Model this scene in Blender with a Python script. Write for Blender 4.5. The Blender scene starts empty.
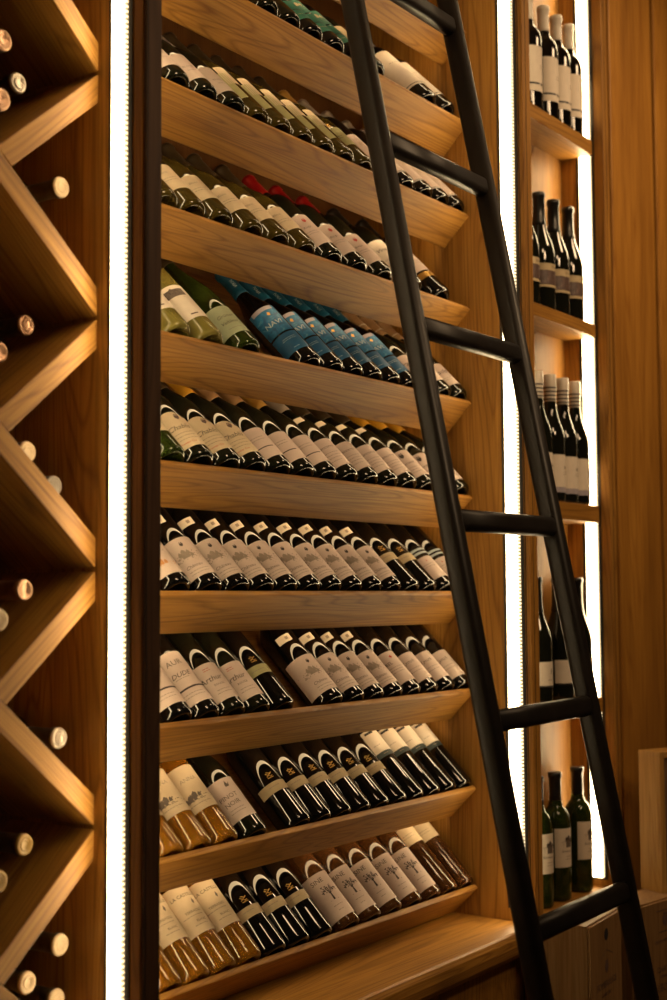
import bpy, bmesh, math, random
from mathutils import Matrix, Vector
random.seed(7)
rad = math.radians
C = bpy.context.scene.collection
H = 1.55                                    # eye height above the floor: all z below are given relative to the eye

# ------------------------------------------------------------------ helpers
def link(o, parent=None):
    C.objects.link(o)
    if parent: o.parent = parent
    return o
def tag(o, label=None, cat=None, group=None, kind=None):
    if label: o['label'] = label
    if cat: o['category'] = cat
    if group: o['group'] = group
    if kind: o['kind'] = kind
    return o
def empty(name, loc=(0, 0, 0)):
    o = bpy.data.objects.new(name, None); o.empty_display_size = .05
    o.location = (loc[0], loc[1], loc[2] + H)
    return link(o)
def obj(name, bm, mats, parent=None, smooth=False, world=True):
    """bmesh (eye-relative world coordinates when world) -> one mesh object"""
    me = bpy.data.meshes.new(name)
    bmesh.ops.recalc_face_normals(bm, faces=bm.faces)
    if world:
        off = Vector((0, 0, H))
        if parent:
            off = off - parent_off(parent)
        bmesh.ops.translate(bm, vec=off, verts=bm.verts)
    if smooth:
        for f in bm.faces: f.smooth = True
    bm.to_mesh(me); bm.free()
    for m in (mats if isinstance(mats, (list, tuple)) else [mats]): me.materials.append(m)
    return link(bpy.data.objects.new(name, me), parent)
def parent_off(p):
    v = Vector(p.location)
    while p.parent: p = p.parent; v += Vector(p.location)
    return v
def box(bm, x0, x1, y0, y1, z0, z1, bev=0.0, mi=0, seg=2):
    vs = [bm.verts.new((x, y, z)) for x in (x0, x1) for y in (y0, y1) for z in (z0, z1)]
    idx = [(0, 1, 3, 2), (4, 6, 7, 5), (0, 4, 5, 1), (2, 3, 7, 6), (0, 2, 6, 4), (1, 5, 7, 3)]
    fs = [bm.faces.new([vs[i] for i in q]) for q in idx]
    for f in fs: f.material_index = mi
    if bev > 0:
        es = list({e for f in fs for e in f.edges})
        bmesh.ops.bevel(bm, geom=es, offset=bev, segments=seg, affect='EDGES', profile=.5)
def prism(bm, pts, x0, x1, axis='x', mi=0, bev=0.0):
    """extrude a polygon; axis x: pts are (y,z); axis y: pts are (x,z)"""
    def P(a, p): return (a, p[0], p[1]) if axis == 'x' else (p[0], a, p[1])
    A = [bm.verts.new(P(x0, p)) for p in pts]; B = [bm.verts.new(P(x1, p)) for p in pts]
    n = len(pts); fs = []
    fs.append(bm.faces.new(A)); fs.append(bm.faces.new(B[::-1]))
    for i in range(n): fs.append(bm.faces.new((A[i], B[i], B[(i + 1) % n], A[(i + 1) % n])))
    for f in fs: f.material_index = mi
    if bev > 0:
        es = list({e for f in fs for e in f.edges})
        bmesh.ops.bevel(bm, geom=es, offset=bev, segments=2, affect='EDGES', profile=.5)
def lathe(bm, prof, seg=32, mi=0, a0=0.0, a1=360.0):
    full = abs(a1 - a0 - 360) < 1e-6
    n = seg if full else seg + 1
    rings = []
    for r, z in prof:
        if r < 1e-6: rings.append([bm.verts.new((0, 0, z))]); continue
        rings.append([bm.verts.new((r * math.sin(rad(a0 + (a1 - a0) * i / seg)), -r * math.cos(rad(a0 + (a1 - a0) * i / seg)), z)) for i in range(n)])
    for A, B in zip(rings, rings[1:]):
        for i in range(seg):
            j = (i + 1) % n if full else i + 1
            if len(A) == 1 and len(B) == 1: continue
            if len(A) == 1: f = bm.faces.new((A[0], B[j], B[i]))
            elif len(B) == 1: f = bm.faces.new((A[i], A[j], B[0]))
            else: f = bm.faces.new((A[i], A[j], B[j], B[i]))
            f.smooth = True; f.material_index = mi
def bar(bm, a, b, w, h, up=Vector((0, 0, 1)), bev=.01, mi=0):
    """rounded rectangular tube from a to b"""
    a = Vector(a); b = Vector(b); d = (b - a).normalized()
    s = d.cross(up).normalized(); u = s.cross(d).normalized()
    n = 5; ring = []
    for cx, cy, st in ((1, 1, 0), (-1, 1, 90), (-1, -1, 180), (1, -1, 270)):
        for k in range(n):
            t = rad(st + 90 * k / (n - 1))
            ring.append(s * (cx * (w / 2 - bev) + bev * math.cos(t)) + u * (cy * (h / 2 - bev) + bev * math.sin(t)))
    A = [bm.verts.new(a + r) for r in ring]; B = [bm.verts.new(b + r) for r in ring]
    m = len(ring)
    for i in range(m):
        f = bm.faces.new((A[i], A[(i + 1) % m], B[(i + 1) % m], B[i])); f.smooth = True; f.material_index = mi
    bm.faces.new(A); bm.faces.new(B[::-1])

# ------------------------------------------------------------------ materials
def mat(name):
    m = bpy.data.materials.new(name); m.use_nodes = True
    nt = m.node_tree; nt.nodes.clear()
    out = nt.nodes.new('ShaderNodeOutputMaterial')
    return m, nt, out
def N(nt, t, **kw):
    n = nt.nodes.new(t)
    for k, v in kw.items():
        if k in n.inputs: n.inputs[k].default_value = v
        else: setattr(n, k, v)
    return n
def L(nt, a, ao, b, bi): nt.links.new(a.outputs[ao], b.inputs[bi])
def ramp(nt, stops):
    r = nt.nodes.new('ShaderNodeValToRGB'); e = r.color_ramp.elements
    e[0].position, e[0].color = stops[0][0], (*stops[0][1], 1)
    e[1].position, e[1].color = stops[-1][0], (*stops[-1][1], 1)
    for p, c in stops[1:-1]: q = e.new(p); q.color = (*c, 1)
    return r
def wood(name, dark, light, axis='x', rough=.5, gscale=1.0, lines=.66):
    m, nt, out = mat(name)
    tc = N(nt, 'ShaderNodeTexCoord'); oi = N(nt, 'ShaderNodeObjectInfo')
    off = N(nt, 'ShaderNodeVectorMath', operation='SCALE'); off.inputs[0].default_value = (13.1, 7.7, 5.3)
    L(nt, oi, 'Random', off, 'Scale')
    add = N(nt, 'ShaderNodeVectorMath', operation='ADD')
    L(nt, tc, 'Object', add, 0); L(nt, off, 0, add, 1)
    def mapping(al, ac):
        mp = N(nt, 'ShaderNodeMapping')
        s = [ac * gscale] * 3; s['xyz'.index(axis)] = al * gscale
        mp.inputs['Scale'].default_value = s
        L(nt, add, 0, mp, 'Vector'); return mp
    m1 = mapping(1.1, 9.0); n1 = N(nt, 'ShaderNodeTexNoise', Scale=1.6, Detail=5.0, Roughness=.55, Distortion=.5); L(nt, m1, 0, n1, 'Vector')
    r1 = ramp(nt, [(.32, dark), (.68, light)]); L(nt, n1, 'Fac', r1, 'Fac')
    m2 = mapping(.42, 6.0)
    n2 = N(nt, 'ShaderNodeTexNoise', Scale=1.3, Detail=2.0, Roughness=.5, Distortion=.25); L(nt, m2, 0, n2, 'Vector')
    mul = N(nt, 'ShaderNodeMath', operation='MULTIPLY'); mul.inputs[1].default_value = 34.0; L(nt, n2, 'Fac', mul, 0)
    fr = N(nt, 'ShaderNodeMath', operation='PINGPONG'); fr.inputs[1].default_value = .5; L(nt, mul, 0, fr, 0)
    r2 = ramp(nt, [(.0, (lines, lines * .92, lines * .82)), (.22, (1, 1, 1)), (.5, (1, 1, 1))]); L(nt, fr, 0, r2, 'Fac')
    m3 = mapping(7, 240); n3 = N(nt, 'ShaderNodeTexNoise', Scale=1.0, Detail=2.0); L(nt, m3, 0, n3, 'Vector')
    r3 = ramp(nt, [(.3, (.74, .69, .62)), (.58, (1, 1, 1))]); L(nt, n3, 'Fac', r3, 'Fac')
    x1 = N(nt, 'ShaderNodeMix', data_type='RGBA', blend_type='MULTIPLY'); x1.inputs['Factor'].default_value = 1
    L(nt, r1, 0, x1, 6); L(nt, r2, 0, x1, 7)
    x2 = N(nt, 'ShaderNodeMix', data_type='RGBA', blend_type='MULTIPLY'); x2.inputs['Factor'].default_value = 1
    L(nt, x1, 2, x2, 6); L(nt, r3, 0, x2, 7)
    p = N(nt, 'ShaderNodeBsdfPrincipled'); L(nt, x2, 2, p, 'Base Color')
    p.inputs['Roughness'].default_value = rough; p.inputs['Specular IOR Level'].default_value = .35
    b = N(nt, 'ShaderNodeBump', Strength=.12, Distance=.002); L(nt, n3, 'Fac', b, 'Height'); L(nt, b, 0, p, 'Normal')
    L(nt, p, 0, out, 0)
    return m
def plain(name, col, rough=.5, metal=0.0, var=.12, scale=60, spec=.5, coat=0.0):
    m, nt, out = mat(name)
    tc = N(nt, 'ShaderNodeTexCoord'); n = N(nt, 'ShaderNodeTexNoise', Scale=scale, Detail=3.0); L(nt, tc, 'Object', n, 'Vector')
    r = ramp(nt, [(.3, tuple(c * (1 - var) for c in col)), (.7, tuple(min(1, c * (1 + var)) for c in col))]); L(nt, n, 'Fac', r, 'Fac')
    p = N(nt, 'ShaderNodeBsdfPrincipled'); L(nt, r, 0, p, 'Base Color')
    p.inputs['Roughness'].default_value = rough; p.inputs['Metallic'].default_value = metal
    p.inputs['Specular IOR Level'].default_value = spec; p.inputs['Coat Weight'].default_value = coat
    L(nt, p, 0, out, 0); return m
def glassy(name, col, trans, rough=.03, ior=1.45):
    m, nt, out = mat(name)
    tc = N(nt, 'ShaderNodeTexCoord'); n = N(nt, 'ShaderNodeTexNoise', Scale=8.0, Detail=2.0); L(nt, tc, 'Object', n, 'Vector')
    r = ramp(nt, [(.3, tuple(c * .9 for c in col)), (.7, tuple(min(1, c * 1.1) for c in col))]); L(nt, n, 'Fac', r, 'Fac')
    p = N(nt, 'ShaderNodeBsdfPrincipled'); L(nt, r, 0, p, 'Base Color')
    p.inputs['Roughness'].default_value = rough; p.inputs['IOR'].default_value = ior
    p.inputs['Transmission Weight'].default_value = trans
    L(nt, p, 0, out, 0); return m
def emit(name, col, strength, dots=False):
    m, nt, out = mat(name)
    e = N(nt, 'ShaderNodeEmission', Strength=strength); e.inputs['Color'].default_value = (*col, 1)
    if dots:                              # little prismatic dots of the diffuser, strongest at both edges
        tc = N(nt, 'ShaderNodeTexCoord'); s = N(nt, 'ShaderNodeSeparateXYZ'); L(nt, tc, 'Object', s, 0)
        w = N(nt, 'ShaderNodeMath', operation='MULTIPLY'); w.inputs[1].default_value = 2 * math.pi / .0075; L(nt, s, 'Z', w, 0)
        sn = N(nt, 'ShaderNodeMath', operation='SINE'); L(nt, w, 0, sn, 0)
        ay = N(nt, 'ShaderNodeMath', operation='ABSOLUTE'); L(nt, s, 'Y', ay, 0)
        ed = N(nt, 'ShaderNodeMapRange'); ed.inputs[1].default_value = .0105; ed.inputs[2].default_value = .0150; L(nt, ay, 0, ed, 0)
        mu = N(nt, 'ShaderNodeMath', operation='MULTIPLY'); L(nt, ed, 0, mu, 0)
        sh = N(nt, 'ShaderNodeMapRange'); sh.inputs[1].default_value = -1; sh.inputs[2].default_value = 1; L(nt, sn, 0, sh, 0); L(nt, sh, 0, mu, 1)
        st = N(nt, 'ShaderNodeMapRange'); st.inputs[3].default_value = 1; st.inputs[4].default_value = .004
        L(nt, mu, 0, st, 0)
        pf = N(nt, 'ShaderNodeMapRange', interpolation_type='SMOOTHSTEP'); pf.inputs[1].default_value = -.0145; pf.inputs[2].default_value = -.004; pf.inputs[3].default_value = strength * .12; pf.inputs[4].default_value = strength
        L(nt, s, 'Y', pf, 0)
        fin = N(nt, 'ShaderNodeMath', operation='MULTIPLY'); L(nt, st, 0, fin, 0); L(nt, pf, 0, fin, 1); L(nt, fin, 0, e, 'Strength')
    L(nt, e, 0, out, 0); return m

OD, OL = (.29, .133, .021), (.46, .228, .040)
W_x = wood('oak_grain_x', OD, OL, 'x'); W_z = wood('oak_grain_z', OD, OL, 'z'); W_y = wood('oak_grain_y', OD, OL, 'y')
W_back = wood('oak_back', (.28, .125, .022), (.41, .20, .038), 'z', lines=.9)
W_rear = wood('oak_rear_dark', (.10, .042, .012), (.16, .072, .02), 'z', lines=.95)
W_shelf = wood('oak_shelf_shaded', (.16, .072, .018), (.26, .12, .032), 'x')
W_dark = wood('walnut_stile', (.045, .022, .012), (.085, .042, .02), 'z', rough=.6)
W_pine = wood('pine_crate', (.22, .122, .044), (.29, .165, .064), 'z', rough=.6, lines=.9)
W_box = wood('pine_box', (.40, .215, .050), (.50, .285, .075), 'z', rough=.6, lines=.85)
W_wall = wood('wall_oak', (.29, .125, .016), (.46, .215, .032), 'z', gscale=.8, lines=.8)
M_gap = plain('shadow_gap', (.01, .007, .005), .9)
M_chan = plain('led_channel_dark', (.016, .012, .009), .5)
WARM = (1.0, .80, .52)
M_led = emit('led_diffuser', (1.0, .74, .40), 28.0, dots=True)
M_soft = emit('led_diffuser_soft', (1.0, .74, .40), 4.5, dots=True)
M_tube = emit('shelf_led', (1.0, .68, .34), 14.0)
M_steel = plain('black_steel', (.010, .0075, .006), .42, metal=.0, var=.25, scale=30, spec=.32)
M_floor = wood('floor_oak', (.16, .085, .035), (.25, .14, .06), 'x', rough=.5)
M_ceil = plain('ceiling_paint', (.35, .25, .16), .9)
M_wallp = plain('wall_paint', (.12, .07, .035), .9)
G = {'dark': glassy('glass_dark', (.006, .007, .004), 0.0, .035, 1.52),
     'black': glassy('glass_black', (.003, .003, .003), 0.0, .03, 1.52),
     'olive': glassy('glass_olive', (.045, .032, .006), .12, .04, 1.5),
     'green': glassy('glass_green', (.032, .052, .008), .5, .03, 1.4),
     'pale': glassy('glass_pale_green', (.30, .26, .06), .55, .03, 1.35),
     'amber': glassy('glass_amber', (.62, .27, .022), .72, .0, 1.42),
     'brown': glassy('glass_brown', (.10, .04, .012), .35, .04, 1.45)}
P_ = {'white': plain('paper_white', (.72, .64, .53), .7, var=.04), 'cream': plain('paper_cream', (.62, .50, .33), .7, var=.05),
      'beige': plain('paper_beige', (.48, .38, .22), .65, var=.06), 'pink': plain('paper_rose_white', (.62, .50, .43), .7, var=.04),
      'grey': plain('paper_grey', (.40, .36, .33), .7, var=.05), 'olive': plain('paper_olive', (.40, .38, .18), .65, var=.06),
      'sage': plain('paper_sage', (.36, .40, .25), .6, var=.05), 'teal': plain('paper_green', (.03, .16, .11), .6, var=.3, scale=40),
      'ink': plain('ink_dark', (.05, .035, .03), .7), 'inkgrey': plain('ink_grey', (.13, .10, .08), .7), 'faint': plain('ink_faint', (.30, .24, .19), .7),
      'gold': plain('ink_gold', (.50, .30, .07), .35, metal=.6), 'red': plain('ink_red', (.45, .03, .02), .6), 'black': plain('ink_black', (.012, .011, .012), .5),
      'orange': plain('ink_orange', (.55, .25, .08), .6), 'pale': plain('ink_pale_blue', (.42, .50, .52), .5), 'tealband': plain('band_dark_teal', (.03, .05, .05), .5),
      'photo': plain('print_brown', (.10, .06, .05), .5, var=.5, scale=90), 'lav': plain('ink_pale_lilac', (.36, .33, .38), .5)}
def blue_mat():
    m, nt, out = mat('paper_blue_swirl')
    tc = N(nt, 'ShaderNodeTexCoord'); n = N(nt, 'ShaderNodeTexNoise', Scale=55.0, Detail=4.0, Distortion=1.6); L(nt, tc, 'Object', n, 'Vector')
    r = ramp(nt, [(.40, (.003, .075, .19)), (.58, (.006, .15, .32)), (.70, (.12, .27, .38))]); L(nt, n, 'Fac', r, 'Fac')
    p = N(nt, 'ShaderNodeBsdfPrincipled'); L(nt, r, 0, p, 'Base Color'); p.inputs['Roughness'].default_value = .5
    L(nt, p, 0, out, 0); return m
P_['blue'] = blue_mat()
P_['blue2'] = plain('paper_blue', (.004, .085, .20), .5, var=.25, scale=30)
CAP = {'black': plain('foil_black', (.012, .011, .010), .3), 'dark': plain('foil_dark_olive', (.05, .035, .018), .35, var=.2), 'red': plain('foil_red', (.30, .008, .008), .3),
       'blue': plain('foil_blue', (.005, .085, .17), .4, var=.25, scale=40), 'yellow': plain('foil_yellow', (.55, .30, .03), .35), 'tan': plain('foil_tan', (.32, .20, .10), .35),
       'gold': plain('foil_gold', (.40, .24, .06), .32), 'white': plain('foil_white', (.62, .56, .47), .4, var=.04), 'grey': plain('foil_grey', (.28, .25, .22), .35),
       'silver': plain('foil_silver', (.50, .44, .38), .3, metal=.4), 'copper': plain('foil_copper', (.45, .26, .16), .3, metal=.5),
       'cream': plain('foil_cream', (.60, .46, .30), .5), 'stripe': plain('foil_stripe_grey', (.07, .06, .06), .35)}

# ------------------------------------------------------------------ label drawing (flat x,z -> wrapped on the bottle)
_tc = {}
def text_polys(s, size, shear=0.0):
    k = (s, size, shear)
    if k in _tc: return _tc[k]
    cu = bpy.data.curves.new('lettering', 'FONT'); cu.body = s; cu.size = size; cu.shear = shear
    cu.align_x = 'CENTER'; cu.align_y = 'CENTER'; cu.resolution_u = 2
    o = bpy.data.objects.new('lettering', cu); C.objects.link(o)
    dg = bpy.context.evaluated_depsgraph_get()
    me = o.evaluated_get(dg).to_mesh()
    r = ([(v.co.x, v.co.y) for v in me.vertices], [tuple(p.vertices) for p in me.polygons])
    bpy.data.objects.remove(o); bpy.data.curves.remove(cu)
    _tc[k] = r; return r
class Lab:
    """a label: paper sheet(s) and printing, in metres along the arc (x, 0 = middle) and along the axis (z)"""
    def __init__(s): s.items = []; s.mats = []
    def mi(s, m):
        if m not in s.mats: s.mats.append(m)
        return s.mats.index(m)
    def paper(s, m, z0, z1, w, x=0.0, lift=.0004, dome=0.0):
        s.items.append(('p', s.mi(m), z0, z1, x - w / 2, x + w / 2, lift, dome)); return s
    def rect(s, m, x0, x1, z0, z1, lift=.0008): s.items.append(('p', s.mi(m), z0, z1, x0, x1, lift, 0.0)); return s
    def poly(s, m, pts, lift=.0008): s.items.append(('q', s.mi(m), [pts and (p[0], p[1]) for p in pts], [tuple(range(len(pts)))], lift)); return s
    def stroke(s, m, a, b, w, lift=.0008):
        dx, dz = b[0] - a[0], b[1] - a[1]; l = math.hypot(dx, dz) or 1; nx, nz = -dz / l * w / 2, dx / l * w / 2
        return s.poly(m, [(a[0] - nx, a[1] - nz), (b[0] - nx, b[1] - nz), (b[0] + nx, b[1] + nz), (a[0] + nx, a[1] + nz)], lift)
    def text(s, m, t, size, x, z, shear=0.0):
        vs, fs = text_polys(t, size, shear)
        s.items.append(('q', s.mi(m), [(x + a, z + b) for a, b in vs], fs, .0008)); return s
    def lines(s, m, x, z, w, n=2, gap=.006, h=.0012, seed=1):
        r = random.Random(seed)
        for k in range(n):
            a = x - w / 2 * r.uniform(.75, 1)
            while a < x + w / 2 - .002:
                l = r.uniform(.002, .006); s.rect(m, a, min(a + l, x + w / 2), z - k * gap, z - k * gap + h); a += l + .0012
        return s
    def chateau(s, m, x, z, w, seed=3):
        r = random.Random(seed)
        for k in range(26):                                  # wooded hill of short strokes
            a = x + r.uniform(-.5, .5) * w; t = 1 - abs(a - x) / (w * .5)
            zz = z + r.uniform(0, .010) * (0.4 + t); s.stroke(m, (a, zz), (a + r.uniform(-.004, .006), zz + r.uniform(-.001, .003)), .0011)
        for dx, hh, ww in ((-.007, .010, .006), (0, .013, .008), (.008, .009, .006)):
            s.poly(m, [(x + dx - ww / 2, z + .004), (x + dx + ww / 2, z + .004), (x + dx + ww / 2, z + hh), (x + dx, z + hh + .004), (x + dx - ww / 2, z + hh)])
        for k in range(5): s.stroke(m, (x - w * .45, z - .001 - k * .0016), (x + w * (.1 + .09 * r.random() * 4), z - .001 - k * .0016 + r.uniform(-.001, .001)), .0006)
        return s
    def tree(s, m, x, z, h, seed=5):
        r = random.Random(seed)
        s.poly(m, [(x - .0022, z), (x + .0022, z), (x + .0010, z + h * .45), (x - .0010, z + h * .45)])
        for k in range(9):
            a = rad(25 + 130 * k / 8); l = h * r.uniform(.38, .55)
            p0 = (x, z + h * .38); p1 = (x + math.cos(a) * l, z + h * .38 + math.sin(a) * l); s.stroke(m, p0, p1, .0009)
            for q in range(5):
                f = r.uniform(.45, 1.05); c = (p0[0] + (p1[0] - p0[0]) * f + r.uniform(-.002, .002), p0[1] + (p1[1] - p0[1]) * f + r.uniform(-.002, .002)); d = r.uniform(.0008, .0017)
                s.poly(m, [(c[0] - d, c[1]), (c[0], c[1] - d), (c[0] + d, c[1]), (c[0], c[1] + d)])
        s.stroke(m, (x - .009, z), (x + .009, z), .0008); return s
    def crest(s, m, x, z, d):
        s.poly(m, [(x - d, z + d), (x - d, z - d * .2), (x, z - d * 1.2), (x + d, z - d * .2), (x + d, z + d)])
        s.poly(m, [(x - d * .9, z + d * 1.2), (x - d * .4, z + d * 1.9), (x, z + d * 1.25), (x + d * .4, z + d * 1.9), (x + d * .9, z + d * 1.2)]); return s
    def emblem(s, m, x, z, d):
        for a, b in (((-1, -.6), (1, .5)), ((-1, .5), (.2, -.7)), ((0, -.9), (.9, -.5)), ((-.6, .8), (.3, .3)), ((-1, -1.1), (1, -1.1))):
            s.stroke(m, (x + a[0] * d, z + a[1] * d), (x + b[0] * d, z + b[1] * d), d * .26)
        return s
    def build(s, name, rfun):
        bm = bmesh.new()
        def W(x, z, lift):
            R = rfun(z) + lift; t = x / max(rfun(z), .004); return (R * math.sin(t), -R * math.cos(t), z)
        for it in s.items:
            if it[0] == 'p':
                _, mi, z0, z1, x0, x1, lift, dome = it
                nx = max(1, int(abs(x1 - x0) / .004)); nz = max(1, int((z1 - z0) / .012)) if rfun(z0) != rfun(z1) or dome else 1
                def top(x): return z1 + (dome * math.sqrt(max(0, 1 - (2 * (x - (x0 + x1) / 2) / (x1 - x0) / .62) ** 2)) if dome else 0)
                g = [[bm.verts.new(W(x0 + (x1 - x0) * i / nx, z0 + (top(x0 + (x1 - x0) * i / nx) - z0) * j / nz, lift)) for i in range(nx + 1)] for j in range(nz + 1)]
                for j in range(nz):
                    for i in range(nx):
                        f = bm.faces.new((g[j][i], g[j][i + 1], g[j + 1][i + 1], g[j + 1][i])); f.material_index = mi; f.smooth = True
            else:
                _, mi, pts, fs, lift = it
                vs = [bm.verts.new(W(x, z, lift)) for x, z in pts]
                for q in fs:
                    try: f = bm.faces.new([vs[i] for i in q]); f.material_index = mi
                    except ValueError: pass
        me = bpy.data.meshes.new(name); bm.normal_update(); bm.to_mesh(me); bm.free()
        for m in s.mats: me.materials.append(P_[m])
        return me

# ------------------------------------------------------------------ bottles
def prof_bottle(shape, R):
    foot = [(0, .013), (R * .25, .0125), (R * .52, .008), (R * .70, .0015), (R * .78, 0), (R * .90, .0008), (R * .975, .0045), (R, .010)]
    n = .0130
    if shape == 'bordeaux':
        b = [(R, .168), (R * .985, .175), (R * .93, .184), (R * .82, .193), (R * .66, .2005), (R * .52, .206), (n + .0022, .212), (n + .0006, .219), (n, .230)]; top = .281
    elif shape == 'burgundy':
        b = [(R, .128)] + [(n + .0012 + (R - n - .0012) * (.5 + .5 * math.cos(math.pi * k / 8)) ** .93, .128 + .088 * k / 8) for k in range(1, 9)] + [(n, .226)]; top = .279
    elif shape == 'rhone':
        b = [(R, .140)] + [(n + .001 + (R - n - .001) * (.5 + .5 * math.cos(math.pi * k / 8)), .140 + .085 * k / 8) for k in range(1, 9)] + [(n, .236)]; top = .294
    else:                                        # tall flute
        b = [(R, .130)] + [(n + (R - n) * (.5 + .5 * math.cos(math.pi * k / 8)), .130 + .125 * k / 8) for k in range(1, 9)]; top = .312
    f = [(n, top - .012), (n + .0018, top - .0115), (n + .0018, top - .003), (n + .0006, top - .0006), (0, top - .0006)]
    return foot + b + f, top
def rfun_of(prof):
    pr = [(r, z) for r, z in prof[7:]]
    def f(z):
        for (r0, z0), (r1, z1) in zip(pr, pr[1:]):
            if z0 <= z <= z1: return r0 if z1 == z0 else r0 + (r1 - r0) * (z - z0) / (z1 - z0)
        return pr[0][0]
    return f
_mesh = {}
def bottle_mesh(shape, R, glass):
    k = ('b', shape, R, glass)
    if k not in _mesh:
        bm = bmesh.new(); lathe(bm, prof_bottle(shape, R)[0], 40)
        bmesh.ops.recalc_face_normals(bm, faces=bm.faces)
        me = bpy.data.meshes.new('wine_bottle'); bm.to_mesh(me); bm.free(); me.materials.append(G[glass]); _mesh[k] = me
    return _mesh[k]
def capsule_mesh(shape, R, cap, style):
    k = ('c', shape, R, cap, style)
    if k not in _mesh:
        prof, top = prof_bottle(shape, R); rf = rfun_of(prof); e = .0006
        z0 = top - (.078 if shape in ('burgundy', 'rhone') and style != 'screw' else .062)
        p = [(rf(z0) + e * .2, z0)] + [(max(rf(z), .013) + e, z) for z in (z0 + .0004, z0 + .012, z0 + .024)]
        if style == 'screw': p += [(.0150, z0 + .030), (.0150, top - .0015), (.0140, top + .0004), (0, top + .0004)]
        else: p += [(.0130 + e, top - .013), (.0149 + e, top - .0115), (.0149 + e, top - .003), (.0136 + e, top), (.011, top + .0002), (.0104, top - .0004), (0, top - .0004)]
        bm = bmesh.new(); lathe(bm, p, 32)
        bmesh.ops.recalc_face_normals(bm, faces=bm.faces)
        me = bpy.data.meshes.new('capsule'); me.materials.append(CAP[cap])
        if style == 'end':                    # dark sleeve, pale embossed end
            me.materials.append(CAP[cap] if cap == 'copper' and R < .0319 else CAP['dark'])
            for f in bm.faces:
                if f.calc_center_median().z < top - .006: f.material_index = 1
            lathe(bm, [(.0085, top - .0003), (.0082, top + .0005), (.0068, top + .0005), (.0065, top - .0003)], 24, mi=0)
        if style == 'screw':
            me.materials.append(CAP['stripe'])
            for q in range(4):
                z = z0 + .003 + q * .0088; rr = .0155 if z > z0 + .026 else max(rf(z), .013) + .0012
                lathe(bm, [(rr - .0006, z), (rr, z + .0003), (rr, z + .0037), (rr - .0006, z + .004)], 32, mi=1)
        if style == 'ringed':
            me.materials.append(CAP['white']); lathe(bm, [(rf(z0 + .02) + .001, z0 + .018), (rf(z0 + .02) + .0012, z0 + .021)], 32, mi=1)
        if style == 'bluestar':
            me.materials.append(P_['pale'])
            lb = Lab().text('pale', 'NAVI', .011, -.004, 0); vs, fs = text_polys('NAVI', .009)
            V = [bm.verts.new(((.0152) * math.sin(b / .0145), -.0152 * math.cos(b / .0145), z0 + .030 + a)) for a, b in vs]
            for q in fs:
                try: bm.faces.new([V[i] for i in q]).material_index = 1
                except ValueError: pass
        bm.to_mesh(me); bm.free(); _mesh[k] = me
    return _mesh[k]

D = {}   # design name -> (shape, glass, capsule, capsule style, label Lab, extra part name or None, extra Lab, look)
LYING = True
def design(name, shape, glass, cap, lab, look, style='', neck=None, back=None):
    D[name] = dict(shape=shape, glass=glass, cap=cap, lab=lab, look=look, style=style, neck=neck)
def neck_tag(): return Lab().paper('white', .143, .160, .030, x=-.004).rect('faint', -.002, .004, .148, .155)
Bx = 'bordeaux'
def chateau_lab(name='ink'):
    return (Lab().paper('pink', .018, .104, .078).chateau('faint', 0, .062, .066, 3).crest('ink', .006, .088, .0032).chateau('faint', .004, .056, .05, 9)
            .text('inkgrey', 'Château', .009, .002, .041, .25).lines('faint', .004, .031, .04, 2))
design('chateau', Bx, 'black', 'black', chateau_lab(), 'black bottle, castle-engraving label and white tag', neck=neck_tag())
design('orange', Bx, 'black', 'black', Lab().paper('pink', .018, .100, .074).chateau('orange', 0, .036, .06, 4).lines('faint', 0, .08, .04, 3), 'black bottle with orange drawing on a pale label')
design('chablis', 'burgundy', 'dark', 'yellow', Lab().paper('cream', .020, .088, .076, dome=.016).text('ink', 'Chablis', .0148, .004, .066, .35).crest('photo', .013, .088, .0046)
       .lines('faint', 0, .052, .05, 3, .007).text('red', 'Premier Cru', .006, .0, .030, .2), 'dark bottle with domed cream Chablis label')
design('lined', 'burgundy', 'dark', 'gold', Lab().paper('pink', .020, .094, .074).rect('ink', -.020, .022, .044, .0462).lines('faint', 0, .070, .03, 2), 'dark bottle with dark line across pale label')
def plainlab(t='Sancerre'): return Lab().paper('pink', .020, .094, .074).text('inkgrey', t, .010, .002, .072, .3).lines('faint', 0, .056, .044, 3, .007).lines('faint', 0, .034, .03, 1)
design('script', 'burgundy', 'dark', 'dark', plainlab(), 'dark bottle with pale script label and white tag', neck=Lab().paper('white', .150, .166, .028, x=-.004))
design('crestlab', 'burgundy', 'dark', 'yellow', Lab().paper('pink', .020, .096, .074).crest('ink', .002, .080, .0050).text('inkgrey', 'Meursault', .009, .0, .060, .3).lines('faint', 0, .046, .04, 3, .007), 'dark bottle with small crest on a pale label')
design('greenplain', 'burgundy', 'green', 'dark', Lab().paper('cream', .045, .094, .060), 'green glass bottle half hidden at the cabinet side')
design('aur', Bx, 'black', 'black', Lab().paper('pink', .020, .128, .080).text('inkgrey', 'AUR', .015, .004, .105).text('ink', 'DUDE', .013, .002, .080, .3).lines('faint', 0, .072, .03, 1).rect('ink', -.038, .038, .050, .0535).lines('faint', 0, .040, .05, 2), 'black bottle, white label crossed by black band')
design('arthur', Bx, 'dark', 'black', Lab().paper('pink', .020, .098, .076).lines('red', .002, .087, .014, 2, .004).text('ink', 'Arthur', .015, .0, .066, .2).text('inkgrey', 'ROUGE', .006, .008, .052).lines('faint', .008, .040, .03, 2), 'dark bottle with white Arthur label')
design('oliveband', Bx, 'black', 'dark', Lab().paper('olive', .068, .088, .068).lines('faint', 0, .077, .03, 1).emblem('gold', .006, .103, .006), 'black bottle with narrow olive label, gold emblem')
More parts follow.
